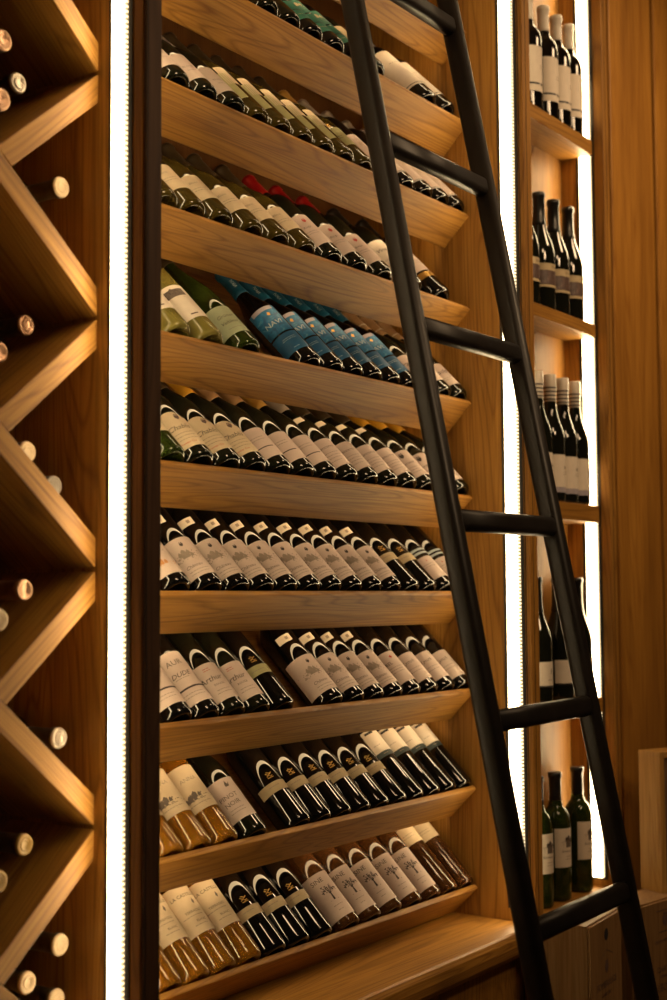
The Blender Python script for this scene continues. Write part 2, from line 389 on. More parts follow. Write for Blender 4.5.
design('redmark', Bx, 'black', 'black', Lab().paper('pink', .020, .098, .074).poly('red', [(.006, .084), (.010, .080), (.014, .084), (.010, .088)]).text('ink', 'BEL', .010, -.004, .070).lines('faint', .0, .058, .04, 3), 'black bottle with red mark on a white label')
design('cursive', Bx, 'black', 'black', Lab().paper('pink', .020, .092, .074).text('inkgrey', 'Lynch', .012, .0, .070, .4).lines('faint', 0, .052, .04, 2, .008).stroke('red', (-.02, .036), (.02, .036), .0008), 'black bottle with cursive writing on a white label')
design('amberfort', Bx, 'amber', 'cream', Lab().paper('cream', .062, .150, .076).text('faint', 'ANNA', .011, .006, .122).chateau('inkgrey', 0, .082, .066, 6).chateau('inkgrey', -.01, .078, .05, 8).lines('faint', 0, .074, .05, 1), 'amber wine bottle with engraved cream label')
design('pinot', 'burgundy', 'dark', 'black', Lab().paper('pink', .030, .112, .066).poly('inkgrey', [(.006, .098), (.009, .106), (.012, .098), (.016, .103), (.013, .094), (.006, .094)]).text('inkgrey', 'PINOT', .012, .0, .076).text('inkgrey', 'NOIR', .012, .0, .062).lines('faint', 0, .050, .03, 2)
       .stroke('faint', (-.024, .088), (.022, .088), .0006).stroke('faint', (-.024, .044), (.022, .044), .0006), 'dark bottle with framed Pinot Noir label')
design('beigeband', Bx, 'black', 'black', Lab().paper('beige', .068, .088, .064).lines('faint', 0, .079, .024, 1).emblem('gold', .006, .104, .0062), 'black bottle with beige band label and gold emblem')
design('highlabel', Bx, 'black', 'white', Lab().paper('white', .112, .168, .076).lines('faint', .0, .128, .02, 1).rect('black', -.008, .012, .158, .163).paper('tealband', .100, .1115, .076).lines('faint', .006, .106, .012, 1), 'black bottle with high white label above dark band')
design('castel', Bx, 'amber', 'cream', Lab().paper('cream', .066, .158, .080).text('ink', 'LA CASTELLE', .0086, .010, .138).poly('inkgrey', [(.018, .122), (.021, .118), (.024, .124), (.021, .130)]).text('inkgrey', 'TERRASSES', .0065, .010, .106).lines('faint', .004, .098, .045, 1)
       .text('inkgrey', 'BLANC', .006, .015, .088).lines('faint', .010, .080, .03, 1), 'amber wine bottle with label lettered LA CASTELLE')
design('tree', Bx, 'brown', 'dark', Lab().paper('pink', .016, .112, .066).text('ink', 'SINE', .013, -.002, .097).tree('ink', .008, .052, .036).lines('faint', .006, .040, .022, 1).lines('faint', .006, .030, .012, 1), 'dark bottle with white label showing a tree')
design('highcream', Bx, 'brown', 'cream', Lab().paper('cream', .118, .168, .070).lines('faint', .0, .140, .03, 2).rect('photo', -.034, .034, .160, .163), 'brown bottle with short cream label near shoulder')
design('stripes', Bx, 'black', 'black', Lab().paper('pink', .022, .082, .066).lines('faint', 0, .060, .03, 2).poly('red', [(.002, .070), (.004, .068), (.006, .070), (.004, .072)]).rect('pale', -.032, .032, .090, .0955).rect('pale', -.032, .032, .100, .1055), 'black bottle with two pale stripes above its label')
design('whitetall', Bx, 'black', 'grey', Lab().paper('white', .035, .165, .086).rect('black', -.040, .040, .040, .042).lines('faint', .0, .12, .03, 1), 'black bottle wrapped in a tall plain white label')
design('green', Bx, 'black', 'dark', Lab().paper('teal', .030, .094, .074).rect('black', -.037, .037, .060, .0625).paper('teal', .098, .150, .074).chateau('beige', .0, .12, .05, 2).lines('beige', 0, .045, .03, 1), 'black bottle with green label')
design('goldlab', Bx, 'dark', 'gold', Lab().paper('beige', .075, .14, .066).emblem('gold', 0, .062, .006), 'dark bottle with dull gold label')
design('rose', 'burgundy', 'dark', 'grey', Lab().paper('pink', .024, .100, .088).text('faint', 'BLANC', .007, .010, .060).lines('faint', .01, .048, .02, 1), 'dark bottle with broad rose-white label')
design('slim', 'rhone', 'olive', 'dark', Lab().paper('olive', .040, .120, .034, x=-.008).paper('cream', .085, .140, .030, x=.012), 'olive glass bottle with slim cream label')
design('goldneck', 'burgundy', 'olive', 'gold', Lab().paper('olive', .050, .110, .060).lines('ink', 0, .080, .02, 2).emblem('gold', 0, .12, .006), 'olive bottle with gold label')
design('offwhite', Bx, 'black', 'grey', Lab().paper('pink', .028, .118, .084).emblem('beige', .01, .085, .006).paper('grey', .0225, .0275, .084), 'black bottle with broad off-white label')
design('olivecream', 'burgundy', 'olive', 'dark', Lab().paper('cream', .040, .108, .060).text('faint', 'Blanc', .008, 0, .086, .2).lines('faint', 0, .07, .036, 2), 'olive glass bottle with cream label')
design('whitecrest', Bx, 'dark', 'black', Lab().paper('pink', .026, .116, .078).crest('red', .006, .096, .0040).text('inkgrey', 'Rioja', .008, .0, .078, .2).lines('faint', 0, .064, .03, 2), 'dark bottle with small crest on a white label')
design('whitescript', Bx, 'dark', 'black', Lab().paper('white', .030, .136, .076).text('ink', 'Vins', .014, .0, .104, .3).lines('faint', 0, .074, .03, 1), 'dark bottle with white script label')
design('goldband', Bx, 'black', 'black', Lab().paper('pink', .068, .126, .070).rect('gold', -.034, .034, .046, .062).lines('faint', 0, .1, .03, 2), 'black bottle with gold band under its label')
design('manor', Bx, 'pale', 'cream', Lab().paper('white', .042, .128, .070).rect('inkgrey', -.024, .020, .100, .118).chateau('ink', -.002, .104, .04, 5).rect('photo', -.002, .012, .050, .053), 'pale green bottle with white label showing a manor')
design('sage', 'flute', 'green', 'dark', Lab().paper('sage', .028, .098, .070).text('inkgrey', 'Grüner', .011, .0, .072, .3).text('ink', 'Veltliner', .010, .0, .056, .3).lines('faint', 0, .04, .03, 1), 'tall green bottle with sage green label')
design('blue', 'rhone', 'black', 'blue', Lab().paper('blue', .078, .150, .058).text('pale', 'NAVI', .016, .0, .104, .1).poly('gold', [(.002, .128), (.007, .124), (.009, .131), (.005, .134)]).paper('blue2', .026, .074, .058).lines('pale', .002, .060, .03, 2, .004).lines('pale', .004, .034, .014, 1).rect('lav', -.022, .022, .140, .150), 'black bottle with bright blue swirling label', style='bluestar')
design('prado', 'burgundy', 'dark', 'tan', Lab().paper('pink', .024, .092, .072).text('ink', 'Prado', .018, .0, .066, .25).lines('faint', 0, .045, .03, 2), 'dark bottle with white label and black script', style='ringed')
# upright designs on the niche shelves
design('blackline', Bx, 'black', 'white', Lab().paper('white', .045, .150, .070).rect('black', -.034, -.003, .060, .0645).rect('black', .001, .034, .060, .0645).lines('faint', .006, .105, .016, 2), 'upright black bottle with white label and capsule')
design('photo', 'burgundy', 'dark', 'black', Lab().paper('beige', .092, .108, .076).text('ink', 'VIGNES', .006, .008, .100).rect('photo', -.038, .038, .060, .0915).rect('beige', -.038, .038, .053, .059).poly('grey', [(.010, .064), (.016, .064), (.017, .084), (.012, .088), (.010, .078)]).poly('faint', [(-.02, .064), (-.012, .064), (-.013, .074), (-.019, .074)]), 'upright dark bottle with brown picture label')
design('screw', 'rhone', 'dark', 'white', Lab().paper('white', .034, .108, .076).text('inkgrey', 'RIFF', .010, .010, .078).lines('faint', .010, .068, .024, 2, .005).rect('lav', -.038, .038, .022, .0338), 'upright dark bottle with striped screw cap', style='screw')
design('lowwhite', 'burgundy', 'dark', 'black', Lab().paper('white', .040, .092, .072).poly('inkgrey', [(.012, .066), (.015, .066), (.015, .078), (.012, .076)]).lines('faint', .010, .052, .02, 1).rect('black', -.036, .036, .036, .0385), 'upright dark bottle with low white label')
design('house', Bx, 'green', 'black', Lab().paper('white', .075, .160, .062).chateau('ink', .004, .128, .034, 2).rect('inkgrey', -.004, .014, .118, .136).text('inkgrey', 'Bordeaux', .0075, .0, .110, .1).lines('faint', .008, .098, .03, 2), 'upright green bottle with house on white label')

_lab = {}
def parts_for(d, R):
    if (d, R) not in _lab:
        q = D[d]; rf = rfun_of(prof_bottle(q['shape'], R)[0])
        _lab[(d, R)] = (q['lab'].build('label', rf), q['neck'].build('shoulder_label', rf) if q['neck'] else None)
    return _lab[(d, R)]
def bottle(d, R, M, label, group, cap=None, nolabel=False, glass=None, end=False):
    q = D[d]
    o = bpy.data.objects.new('wine_bottle', bottle_mesh(q['shape'], R, glass or q['glass'])); link(o)
    M = Matrix.Translation((0, 0, H)) @ M
    o.matrix_basis = M
    tag(o, label, 'bottle', group)
    c = bpy.data.objects.new('capsule', capsule_mesh(q['shape'], R, cap or q['cap'], 'end' if end else q['style'])); link(c, o)
    if not nolabel:
        a, n = parts_for(d, R)
        link(bpy.data.objects.new('label', a), o)
        if n: link(bpy.data.objects.new('shoulder_label', n), o)
    return o

# ------------------------------------------------------------------ camera
yaw, pitch, roll = .9609, .0703, -.0062
fw = Vector((math.sin(yaw) * math.cos(pitch), math.cos(yaw) * math.cos(pitch), math.sin(pitch)))
r0 = Vector((math.cos(yaw), -math.sin(yaw), 0)); u0 = r0.cross(fw)
cr, sr = math.cos(roll), math.sin(roll)
rv = r0 * cr + u0 * sr; uv = u0 * cr - r0 * sr
cam = bpy.data.cameras.new('camera'); co = bpy.data.objects.new('camera', cam); C.objects.link(co)
co.matrix_world = Matrix(((rv.x, uv.x, -fw.x, 0), (rv.y, uv.y, -fw.y, 0), (rv.z, uv.z, -fw.z, H), (0, 0, 0, 1)))
cam.sensor_fit = 'VERTICAL'; cam.sensor_height = 36; cam.sensor_width = 24; cam.lens = 1390.59 * .036
cam.clip_start = .05; cam.dof.use_dof = True; cam.dof.focus_distance = 2.48; cam.dof.aperture_fstop = 3.2
bpy.context.scene.camera = co
F = 1390.59
def ray(u, v): return fw * F + rv * (u - 333.5) - uv * (v - 500)
def atY(u, v, Y): d = ray(u, v); return d * (Y / d.y)
def atX(u, v, X): d = ray(u, v); return d * (X / d.x)
def atZ(u, v, Z): d = ray(u, v); return d * (Z / d.z)
def xfor(u, y, z):
    lo, hi = .3, 4.0
    for _ in range(50):
        m = (lo + hi) / 2; p = Vector((m, y, z)); uu = 333.5 + F * p.dot(rv) / p.dot(fw)
        if uu < u: lo = m
        else: hi = m
    return lo

# ------------------------------------------------------------------ setting
FR = 1.336; ZT = 1.75; ZF = -H; ZC = -.674
LX0, LX1 = 1.443, 1.475; RX0, RX1 = 2.633, 2.668; NX0, NX1 = 3.05, 3.083
bm = bmesh.new(); box(bm, -1.2, 5.2, -2.2, 2.0, ZF - .05, ZF); tag(obj('floor', bm, M_floor), kind='structure')
bm = bmesh.new(); box(bm, -1.2, 5.2, -2.2, 2.0, ZT + .02, ZT + .10); tag(obj('ceiling', bm, M_ceil), kind='structure')
bm = bmesh.new(); box(bm, -1.2, 5.2, 1.90, 2.0, ZF, ZT + .02); tag(obj('wall_back', bm, M_wallp), kind='structure')
bm = bmesh.new()
for x0, x1, y0 in ((3.108, 3.376, 1.341), (3.398, 3.67, 1.341), (3.688, 3.96, 1.341), (3.978, 4.26, 1.341), (4.278, 4.56, 1.341), (4.578, 4.86, 1.341), (4.878, 5.2, 1.341)):
    box(bm, x0, x1, y0, 1.385, ZF, ZT + .02, bev=.004)
box(bm, 3.0835, 5.2, 1.38, 1.90, ZF, ZT + .02, mi=1)
tag(obj('wall_right', bm, [W_wall, M_gap]), kind='structure')

def led(parent, X, side, y0, y1, z0, z1, name='led_strip', dome=.009, m=None):
    """LED profile let into a panel face; side -1 faces -X"""
    s = side; c = (X, (y0 + y1) / 2, (z0 + z1) / 2)
    bm = bmesh.new()
    a, b = sorted((X, X + s * .0012))
    box(bm, a, b, y0 - .008, y0, z0, z1); box(bm, a, b, y1, y1 + .008, z0, z1); box(bm, a, b, y0 - .008, y1 + .008, z0 - .004, z0)
    ch = obj(name, bm, M_chan, parent)
    bm = bmesh.new(); a, b = sorted((X, X + s * .002)); hw = (y1 - y0) / 2
    n = 12; pr = [(s * dome * math.sin(math.pi * i / n) ** .6, -hw * math.cos(math.pi * i / n)) for i in range(n + 1)]
    A = [bm.verts.new((p[0], p[1], z0 - c[2])) for p in pr]; B = [bm.verts.new((p[0], p[1], z1 - c[2])) for p in pr]
    for i in range(n): bm.faces.new((A[i], A[i + 1], B[i + 1], B[i]))
    bm.faces.new(A); bm.faces.new(B[::-1]); bmesh.ops.recalc_face_normals(bm, faces=bm.faces)
    me = bpy.data.meshes.new('diffuser'); bm.to_mesh(me); bm.free(); me.materials.append(m or M_led)
    d = bpy.data.objects.new('diffuser', me); link(d, ch); d['label'] = 'glowing white diffuser'
    d.location = Vector((X, c[1], c[2] + H)) - parent_off(parent)
    return ch

# ------------------------------------------------------------------ main display cabinet
S2 = math.sqrt(.5)
cab = tag(empty('wine_display_cabinet', ((LX0 + RX1) / 2, 1.5, ZC)), 'tall oak wine cabinet with slanted shelves full of lying bottles', 'cabinet')
bm = bmesh.new(); box(bm, RX0, RX1, FR, 1.80, ZC, ZT, bev=.0015); box(bm, RX0 - .0003, RX0, FR + .0105, FR + .0125, ZC, ZT, mi=1); box(bm, RX0 + .012, RX0 + .014, FR - .0003, FR + .001, ZC, ZT, mi=1)
obj('side_panel', bm, [W_z, M_gap], cab)
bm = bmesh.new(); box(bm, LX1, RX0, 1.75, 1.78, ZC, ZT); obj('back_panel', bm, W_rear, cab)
led(cab, RX0, -1, FR + .0225, FR + .0555, ZC + .03, ZT - .02)
led(cab, LX1, 1, FR + .0225, FR + .0555, ZC + .03, ZT - .02)
DL, PIT, Z6 = 1.4712, .207, .0056
def TP(k, t, p): return (DL + t * S2 - p * S2, Z6 - (k - 6) * PIT + t * S2 + p * S2)
for k in range(0, 10):
    bm = bmesh.new()
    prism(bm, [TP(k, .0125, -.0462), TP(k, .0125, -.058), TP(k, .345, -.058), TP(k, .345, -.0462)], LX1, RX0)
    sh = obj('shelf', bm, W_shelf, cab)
    bm = bmesh.new()
    low = -.0897 if k < 9 else -.0815
    prism(bm, [TP(k, 0, 0), TP(k, .012, 0), TP(k, .012, low), TP(k, 0, low)], LX1, RX0, bev=.0025)
    obj('front_board', bm, W_x, sh)['label'] = 'sloping oak front board'
    if k == 9: continue
    bm = bmesh.new(); y, z = TP(k, .019, -.080); n = 8
    prism(bm, [(y + .0045 * math.cos(2 * math.pi * i / n), z + .0045 * math.sin(2 * math.pi * i / n)) for i in range(n)], LX1 + .02, RX0 - .02)
    obj('shelf_light', bm, M_tube, sh)

ORD = ['first', 'second', 'third', 'fourth', 'fifth', 'sixth', 'seventh', 'eighth', 'ninth', 'tenth', 'eleventh', 'twelfth', 'thirteenth', 'fourteenth']
SHN = {1: 'topmost', 2: 'second', 3: 'third', 4: 'fourth', 5: 'fifth', 6: 'sixth', 7: 'seventh', 8: 'eighth', 9: 'lowest'}
def naming(d, names, i, where):
    n = names.count(d); o = names[:i].count(d)
    if n == 1: return '%s, alone of its kind on %s' % (D[d]['look'], where)
    return '%s, %s of %s from left, %s' % (D[d]['look'], ORD[o], ['', '', 'two', 'three', 'four', 'five', 'six', 'seven', 'eight', 'nine'][n], where)
rows = {
 1: [(264, 'goldlab'), (286, 'goldlab'), (309, 'green'), (331, 'green'), (351, 'green'), (372, 'goldlab'), (424, 'whitetall'), (443, 'whitetall')],
 2: [(173.5, 'rose'), (201.8, 'rose'), (230, 'rose'), (255.5, 'slim'), (278.5, 'slim'), (299, 'slim'), (320, 'slim'), (339.5, 'slim'), (358.5, 'goldneck'), (379, 'offwhite'), (402, 'offwhite'), (421.6, 'offwhite'), (443, 'offwhite'), (461, 'offwhite')],
 3: [(162, 'olivecream'), (187, 'olivecream'), (217, 'olivecream'), (247.6, 'olivecream'), (274, 'olivecream'), (301, 'olivecream'), (328, 'whitecrest', 'red'), (353.5, 'whitecrest', 'red'), (379, 'whitecrest', 'red'), (409, 'whitescript'), (437, 'goldband')],
 4: [(174, 'manor'), (207, 'manor'), (244.7, 'sage'), (306.7, 'blue'), (330, 'blue'), (351.5, 'blue'), (371, 'blue'), (389.5, 'blue'), (407, 'blue'), (425, 'prado'), (445, 'prado'), (462.5, 'prado')],
 5: [(168, 'greenplain'), (200, 'chablis', 'dark'), (229, 'chablis', 'dark'), (256.4, 'chablis', 'yellow'), (282, 'lined', 'tan'), (305.5, 'lined', 'tan'), (329, 'lined', 'gold'), (350.4, 'script', 'grey'), (371.5, 'script'), (391.5, 'script'), (411, 'script'), (428, 'crestlab'), (448, 'crestlab'), (466, 'crestlab')],
 6: [(173, 'orange'), (205.7, 'chateau'), (235, 'chateau'), (262, 'chateau'), (288, 'chateau'), (312, 'chateau'), (335, 'chateau'), (356.6, 'chateau'), (378.5, 'chateau'), (398, 'chateau'), (416, 'beigeband'), (433, 'beigeband'), (449, 'stripes'), (464, 'stripes')],
 7: [(176, 'aur'), (204, 'aur'), (231, 'arthur'), (254.5, 'arthur'), (277, 'oliveband'), (329, 'chateau'), (351, 'chateau'), (373, 'chateau'), (393, 'chateau'), (412, 'redmark'), (431, 'cursive'), (449, 'cursive'), (464.5, 'cursive')],
 8: [(168, 'amberfort'), (196, 'amberfort'), (223, 'amberfort'), (252, 'pinot'), (302, 'beigeband'), (323, 'beigeband'), (343, 'beigeband'), (362, 'beigeband'), (381, 'beigeband'), (399.6, 'beigeband'), (417, 'highlabel'), (435, 'highlabel'), (451.5, 'highlabel'), (467, 'highlabel')],
 9: [(168, 'castel'), (193, 'castel'), (218, 'castel'), (245, 'castel'), (271, 'beigeband'), (295, 'beigeband'), (318, 'beigeband'), (346, 'tree'), (367.5, 'tree'), (389, 'tree'), (409, 'tree'), (430, 'tree'), (448, 'highcream'), (465, 'highcream')],
}
ROWR = {1: .0325, 2: .0325, 3: .0335, 4: .0325, 5: .0345, 6: .0333, 7: .0328, 8: .0312, 9: .0325}
PC = -.0115
for k, lst in rows.items():
    R = ROWR[k]; zk = Z6 - (k - 6) * PIT
    xs = [xfor(e[0], DL + .021, zk + .016) for e in lst]
    gap = 2 * R + .0024
    for it in range(200):                     # ease apart any two that would touch
        for i in range(len(xs) - 1):
            d = gap - (xs[i + 1] - xs[i])
            if d > 0: xs[i] -= d * .5; xs[i + 1] += d * .5
        xs[0] = max(xs[0], LX1 + R + .003); xs[-1] = min(xs[-1], RX0 - R - .003)
    for i, (x, e) in enumerate(zip(xs, lst)):
        d = e[1]; cap = e[2] if len(e) > 2 else None
        rr = random.Random(k * 100 + i)
        y, z = TP(k, .0135, PC - .0335 + R - .0)
        rl = {'blue': -50, 'slim': -30, 'pinot': -36, 'tree': -44}.get(d, -38) + rr.uniform(-5, 5)
        M = Matrix.Translation((x, y, z)) @ Matrix.Rotation(rad(-45), 4, 'X') @ Matrix.Rotation(rad(rl), 4, 'Z')
        lab = naming(d, [q[1] for q in lst], i, SHN[k] + ' shelf')
        bottle(d, R, M, lab, 'lying bottles on the %s slanted shelf' % SHN[k], cap)

# ------------------------------------------------------------------ niche cabinet with upright bottles
nic = tag(empty('bottle_niche', (2.86, 1.4, ZC)), 'narrow oak niche with short level shelves of upright bottles', 'cabinet')
bm = bmesh.new(); box(bm, RX1, NX0, 1.447, 1.475, ZC, ZT); obj('back_panel', bm, W_back, nic)
bm = bmesh.new(); box(bm, NX0, NX1, FR, 1.48, ZC, ZT, bev=.0015); box(bm, NX0 + .013, NX0 + .015, FR - .0003, FR + .001, ZC, ZT, mi=1); obj('side_panel', bm, [W_z, M_gap], nic)
led(nic, NX0, -1, FR + .032, FR + .064, ZC + .022, ZT - .02, dome=.004)
led(nic, RX1, 1, FR + .032, FR + .064, ZC + .022, ZT - .02, dome=.004, m=M_soft)
stop_z = []
for vt, vb, uu in ((141, 155.4, 591.6), (325, 337.5, 595), (506, 523, 598), (697, 712, 602)):
    zt = atX(uu, vt, NX0).z; zb = atX(uu, vb, NX0).z; stop_z.append(zt)
    bm = bmesh.new(); box(bm, RX1, NX0, 1.364, 1.447, zb, zt, bev=.0015); obj('shelf', bm, W_x, nic)
groups = [(0, 'blackline', .0325, (527, 543.5, 557.5, 570.3), 'top niche shelf', 'first'),
          (1, 'photo', .0350, (523, 539, 553.5, 568), 'second niche shelf', ''),
          (2, 'screw', .0325, (538.5, 551, 563.5, 576.3), 'third niche shelf', ''),
          (3, 'lowwhite', .0345, (536, 558, 580.7), 'fourth niche shelf', ''),
          (4, 'house', .0325, (537.5, 555.5, 577.5), 'niche worktop', '')]
for gi, d, R, us, where, _ in groups:
    zt = stop_z[gi] if gi < 4 else ZC
    yy = 1.405 if R < .034 else 1.408
    xs = [xfor(u, yy, zt + .2) for u in us]
    for it in range(100):
        for i in range(len(xs) - 1):
            dd = 2 * R + .0008 - (xs[i + 1] - xs[i])
            if dd > 0: xs[i] -= dd * .5; xs[i + 1] += dd * .5
        xs[0] = max(xs[0], RX1 + R + .0065); xs[-1] = min(xs[-1], NX0 - R - .0065)
    for i, x in enumerate(xs):
        M = Matrix.Translation((x, yy, zt + .0002)) @ Matrix.Rotation(rad({'lowwhite': -22, 'photo': -12, 'house': -16}.get(d, -4) + random.uniform(-4, 4)), 4, 'Z')
        bottle(d, R, M, naming(d, [d] * len(xs), i, where), 'upright bottles on the ' + where)

# ------------------------------------------------------------------ worktop and base
cnt = tag(empty('counter', (2.3, 1.5, ZC)), 'oak counter with rounded front edge running under the wine cabinet', 'counter')
pts = [(1.80, ZC), (FR + .006, ZC), (FR + .001, ZC - .003), (FR - .004, ZC - .012), (FR - .006, ZC - .026), (FR - .004, ZC - .042), (FR + .004, ZC - .053), (FR + .014, ZC - .058), (1.80, ZC - .058)]
bm = bmesh.new(); prism(bm, pts, LX1 + .0005, NX1); obj('worktop', bm, W_x, cnt)
bm = bmesh.new(); box(bm, LX1 + .0005, NX1, FR + .035, 1.80, ZF, ZC - .058)
for x in (1.86, 2.25, 2.64): box(bm, x, x + .004, FR + .0345, FR + .036, ZF + .08, ZC - .07, mi=1)
obj('base_front', bm, [W_z, M_gap], cnt)

# ------------------------------------------------------------------ diamond rack on the left
rack = tag(empty('diamond_wine_rack', (1.1, 1.5, ZF)), 'oak diamond lattice wine rack beside the light strip', 'rack')
RY0, RY1 = 1.426, 1.80; BX = .66
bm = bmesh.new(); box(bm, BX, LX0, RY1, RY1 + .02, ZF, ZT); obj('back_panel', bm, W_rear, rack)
bm = bmesh.new(); box(bm, BX - .03, BX, FR, 1.80, ZF, ZT); obj('side_panel', bm, W_z, rack)
bm = bmesh.new(); box(bm, LX0, LX1, FR, 1.86, ZF, ZT, bev=.0015); obj('side_panel', bm, W_z, rack)
led(rack, LX0, -1, FR + .0295, FR + .0595, ZF + .1, ZT - .02)
SL = .1383 / .1665; VT = .0428; PER = .3655; XC = 1.251; ZX = .5915      # slope, vertical thickness, period, crossing column
def lat(q, nm):
    """q: four (x,z) corners lower-left, lower-right, upper-right, upper-left; the grain follows the board"""
    cx = sum(p[0] for p in q) / 4; cz = sum(p[1] for p in q) / 4
    ang = math.atan2(q[1][1] - q[0][1], q[1][0] - q[0][0])
    ca, sa = math.cos(-ang), math.sin(-ang)
    loc = [((x - cx) * ca - (z - cz) * sa, (x - cx) * sa + (z - cz) * ca) for x, z in q]
    bm = bmesh.new(); prism(bm, loc, 0, RY1 - RY0, axis='y', bev=.0012)
    bmesh.ops.recalc_face_normals(bm, faces=bm.faces)
    me = bpy.data.meshes.new(nm); bm.to_mesh(me); bm.free(); me.materials.append(W_x)
    o = bpy.data.objects.new(nm, me); link(o, rack)
    o.location = Vector((cx, RY0, cz + H)) - Vector(rack.location); o.rotation_euler = (0, -ang, 0)
X0 = LX0 + .0285; HX = PER / 2 / SL; D_ = VT / (2 * SL); hv = VT / 2
for k in range(-8, 4):
    zj = .774 + k * PER                     # joint at the right-hand panel
    # the board falling to the right runs through
    zc = lambda x: zj + SL * (X0 - x)
    xa = max(BX, X0 - (ZT - hv - zj) / SL); xb = min(LX0, X0 - (ZF + hv - zj) / SL)
    if xb - xa > .03: lat([(xa, zc(xa) - hv), (xb, zc(xb) - hv), (xb, zc(xb) + hv), (xa, zc(xa) + hv)], 'lattice_board')
    # the board falling to the left is butted against the others at every crossing
    zd = lambda x: zj - SL * (X0 - x)
    for j in range(4):
        xr, xl = X0 - j * HX, X0 - (j + 1) * HX
        ru, rl_ = (xr - D_ - .0005, xr - .0005) if j else (LX0, LX0)
        lu, ll = xl + .0005, xl + D_ + .0005
        if ll < BX + .01: lu = ll = BX
        if ru < BX + .02: break
        if zd(ll) - hv < ZF or zd(ru) + hv > ZT: continue
        lat([(ll, zd(ll) - hv), (rl_, zd(rl_) - hv), (ru, zd(ru) + hv), (lu, zd(lu) + hv)], 'lattice_board')

RB = .032
rk = [(4, 40, 1.46, 'copper'), (19, 83, 1.49, 'silver'), (2, 99, 1.43, 'copper'), (62, 187, 1.463, 'cream'), (27, 325, 1.50, 'copper'), (0, 352, 1.48, 'copper'),
      (28, 452, 1.47, 'cream'), (55, 486, 1.474, 'grey'), (25, 590, 1.46, 'copper'), (0, 620, 1.44, 'cream'), (62, 738, 1.46, 'silver'), (25, 845, 1.46, 'gold'),
      (-1, 882, 1.44, 'gold'), (61, 945, 1.4545, 'cream'), (28, 983, 1.46, 'cream'), (57, 1000, 1.461, 'cream')]
RKL = ['dark bottle peeking in at the photo edge in the topmost diamond cell', 'dark bottle with bright silver cap end in the topmost diamond cell', 'lower dark bottle with copper cap at the edge of the topmost cell',
       'lone dark bottle with cream cap end below the topmost lattice board', 'dark bottle with copper cap, upper one in second full diamond cell', 'dark bottle with copper cap, cut by photo edge in second full cell',
       'cream cap end peeking over a descending lattice board', 'grey cap end half hidden lower behind a descending lattice board', 'dark bottle with long copper capsule in the third full diamond cell',
       'dark bottle with cream cap at photo edge in third full cell', 'lone dark bottle with silvery cap end in half cell by the panel', 'dark bottle with dull gold cap in the lowest full diamond cell',
       'dark bottle with gold cap cut by photo edge in lowest cell', 'dark bottle with embossed cream cap, upper one in the lowest half cell', 'dark bottle with plain pale cap, resting low in the lowest half cell',
       'bottle cap cut by the bottom photo edge beneath two pale caps']
for (u, v, y, cap), lb in zip(rk, RKL):
    p = atY(u, v, y); x = min(p.x, LX0 - RB - .003)
    top = prof_bottle(Bx, RB)[1]
    M = Matrix.Translation((x, y + top, p.z)) @ Matrix.Rotation(rad(90), 4, 'X')
    o = bottle('chateau', RB, M, lb, 'bottles lying in the diamond rack', cap, nolabel=True, end=(u, v) != (25, 590))

# ------------------------------------------------------------------ glass door in front of the rack
def pane_mat():
    m, nt, out = mat('clear_pane')
    tr = N(nt, 'ShaderNodeBsdfTransparent'); tr.inputs['Color'].default_value = (.97, .96, .94, 1)
    gl = N(nt, 'ShaderNodeBsdfGlossy'); gl.inputs['Roughness'].default_value = .02
    f = N(nt, 'ShaderNodeFresnel', IOR=1.45); mx = N(nt, 'ShaderNodeMixShader')
    L(nt, f, 0, mx, 0); L(nt, tr, 0, mx, 1); L(nt, gl, 0, mx, 2); L(nt, mx, 0, out, 0); return m
door = tag(empty('glass_door', (1.05, 1.33, ZF)), 'glass door with dark wooden stile closing the diamond rack', 'door', kind='thing')
bm = bmesh.new(); box(bm, LX0 + .0008, LX1 + .0002, FR - .006, FR - .0005, ZF + .02, ZT - .01, bev=.001); box(bm, LX0 + .002, LX0 + .0035, FR - .0064, FR - .005, ZF + .02, ZT - .01, mi=1)
obj('stile', bm, [W_dark, M_gap], door)['label'] = 'dark wooden stile'
bm = bmesh.new(); vs = [bm.verts.new(p) for p in ((BX, FR - .003, ZF + .02), (LX0 + .001, FR - .003, ZF + .02), (LX0 + .001, FR - .003, ZT - .01), (BX, FR - .003, ZT - .01))]; bm.faces.new(vs)
obj('pane', bm, pane_mat(), door)['label'] = 'clear glass pane'

# ------------------------------------------------------------------ ladder
S = .31; P0 = Vector((2.187, 1.066, .120)); dn = Vector((.037, -.182, -1)).normalized(); w = Vector((.347, .0, .002)); wl = Vector((.347, 0, .008))
lad = tag(empty('library_ladder', (2.3, .95, ZF)), 'black metal ladder leaning against the wine cabinet', 'ladder')
def on(z): return P0 + dn * ((P0.z - z) / -dn.z)
a, b = on(1.36), on(ZF + .001)
for off in (Vector((0, 0, 0)), -w):
    bm = bmesh.new(); bar(bm, a + off, b + off * 1.028, .030, .036, up=Vector((0, 1, 0)), bev=.011); obj('rail', bm, M_steel, lad)
for k in range(0, 9):
    c = P0 + dn * S * (k - 4)
    if c.z < ZF + .1: continue
    bm = bmesh.new(); bar(bm, c - w * .985, c - w * .015, .026, .034, up=Vector((0, .17, 1)), bev=.010); obj('rung', bm, M_steel, lad)

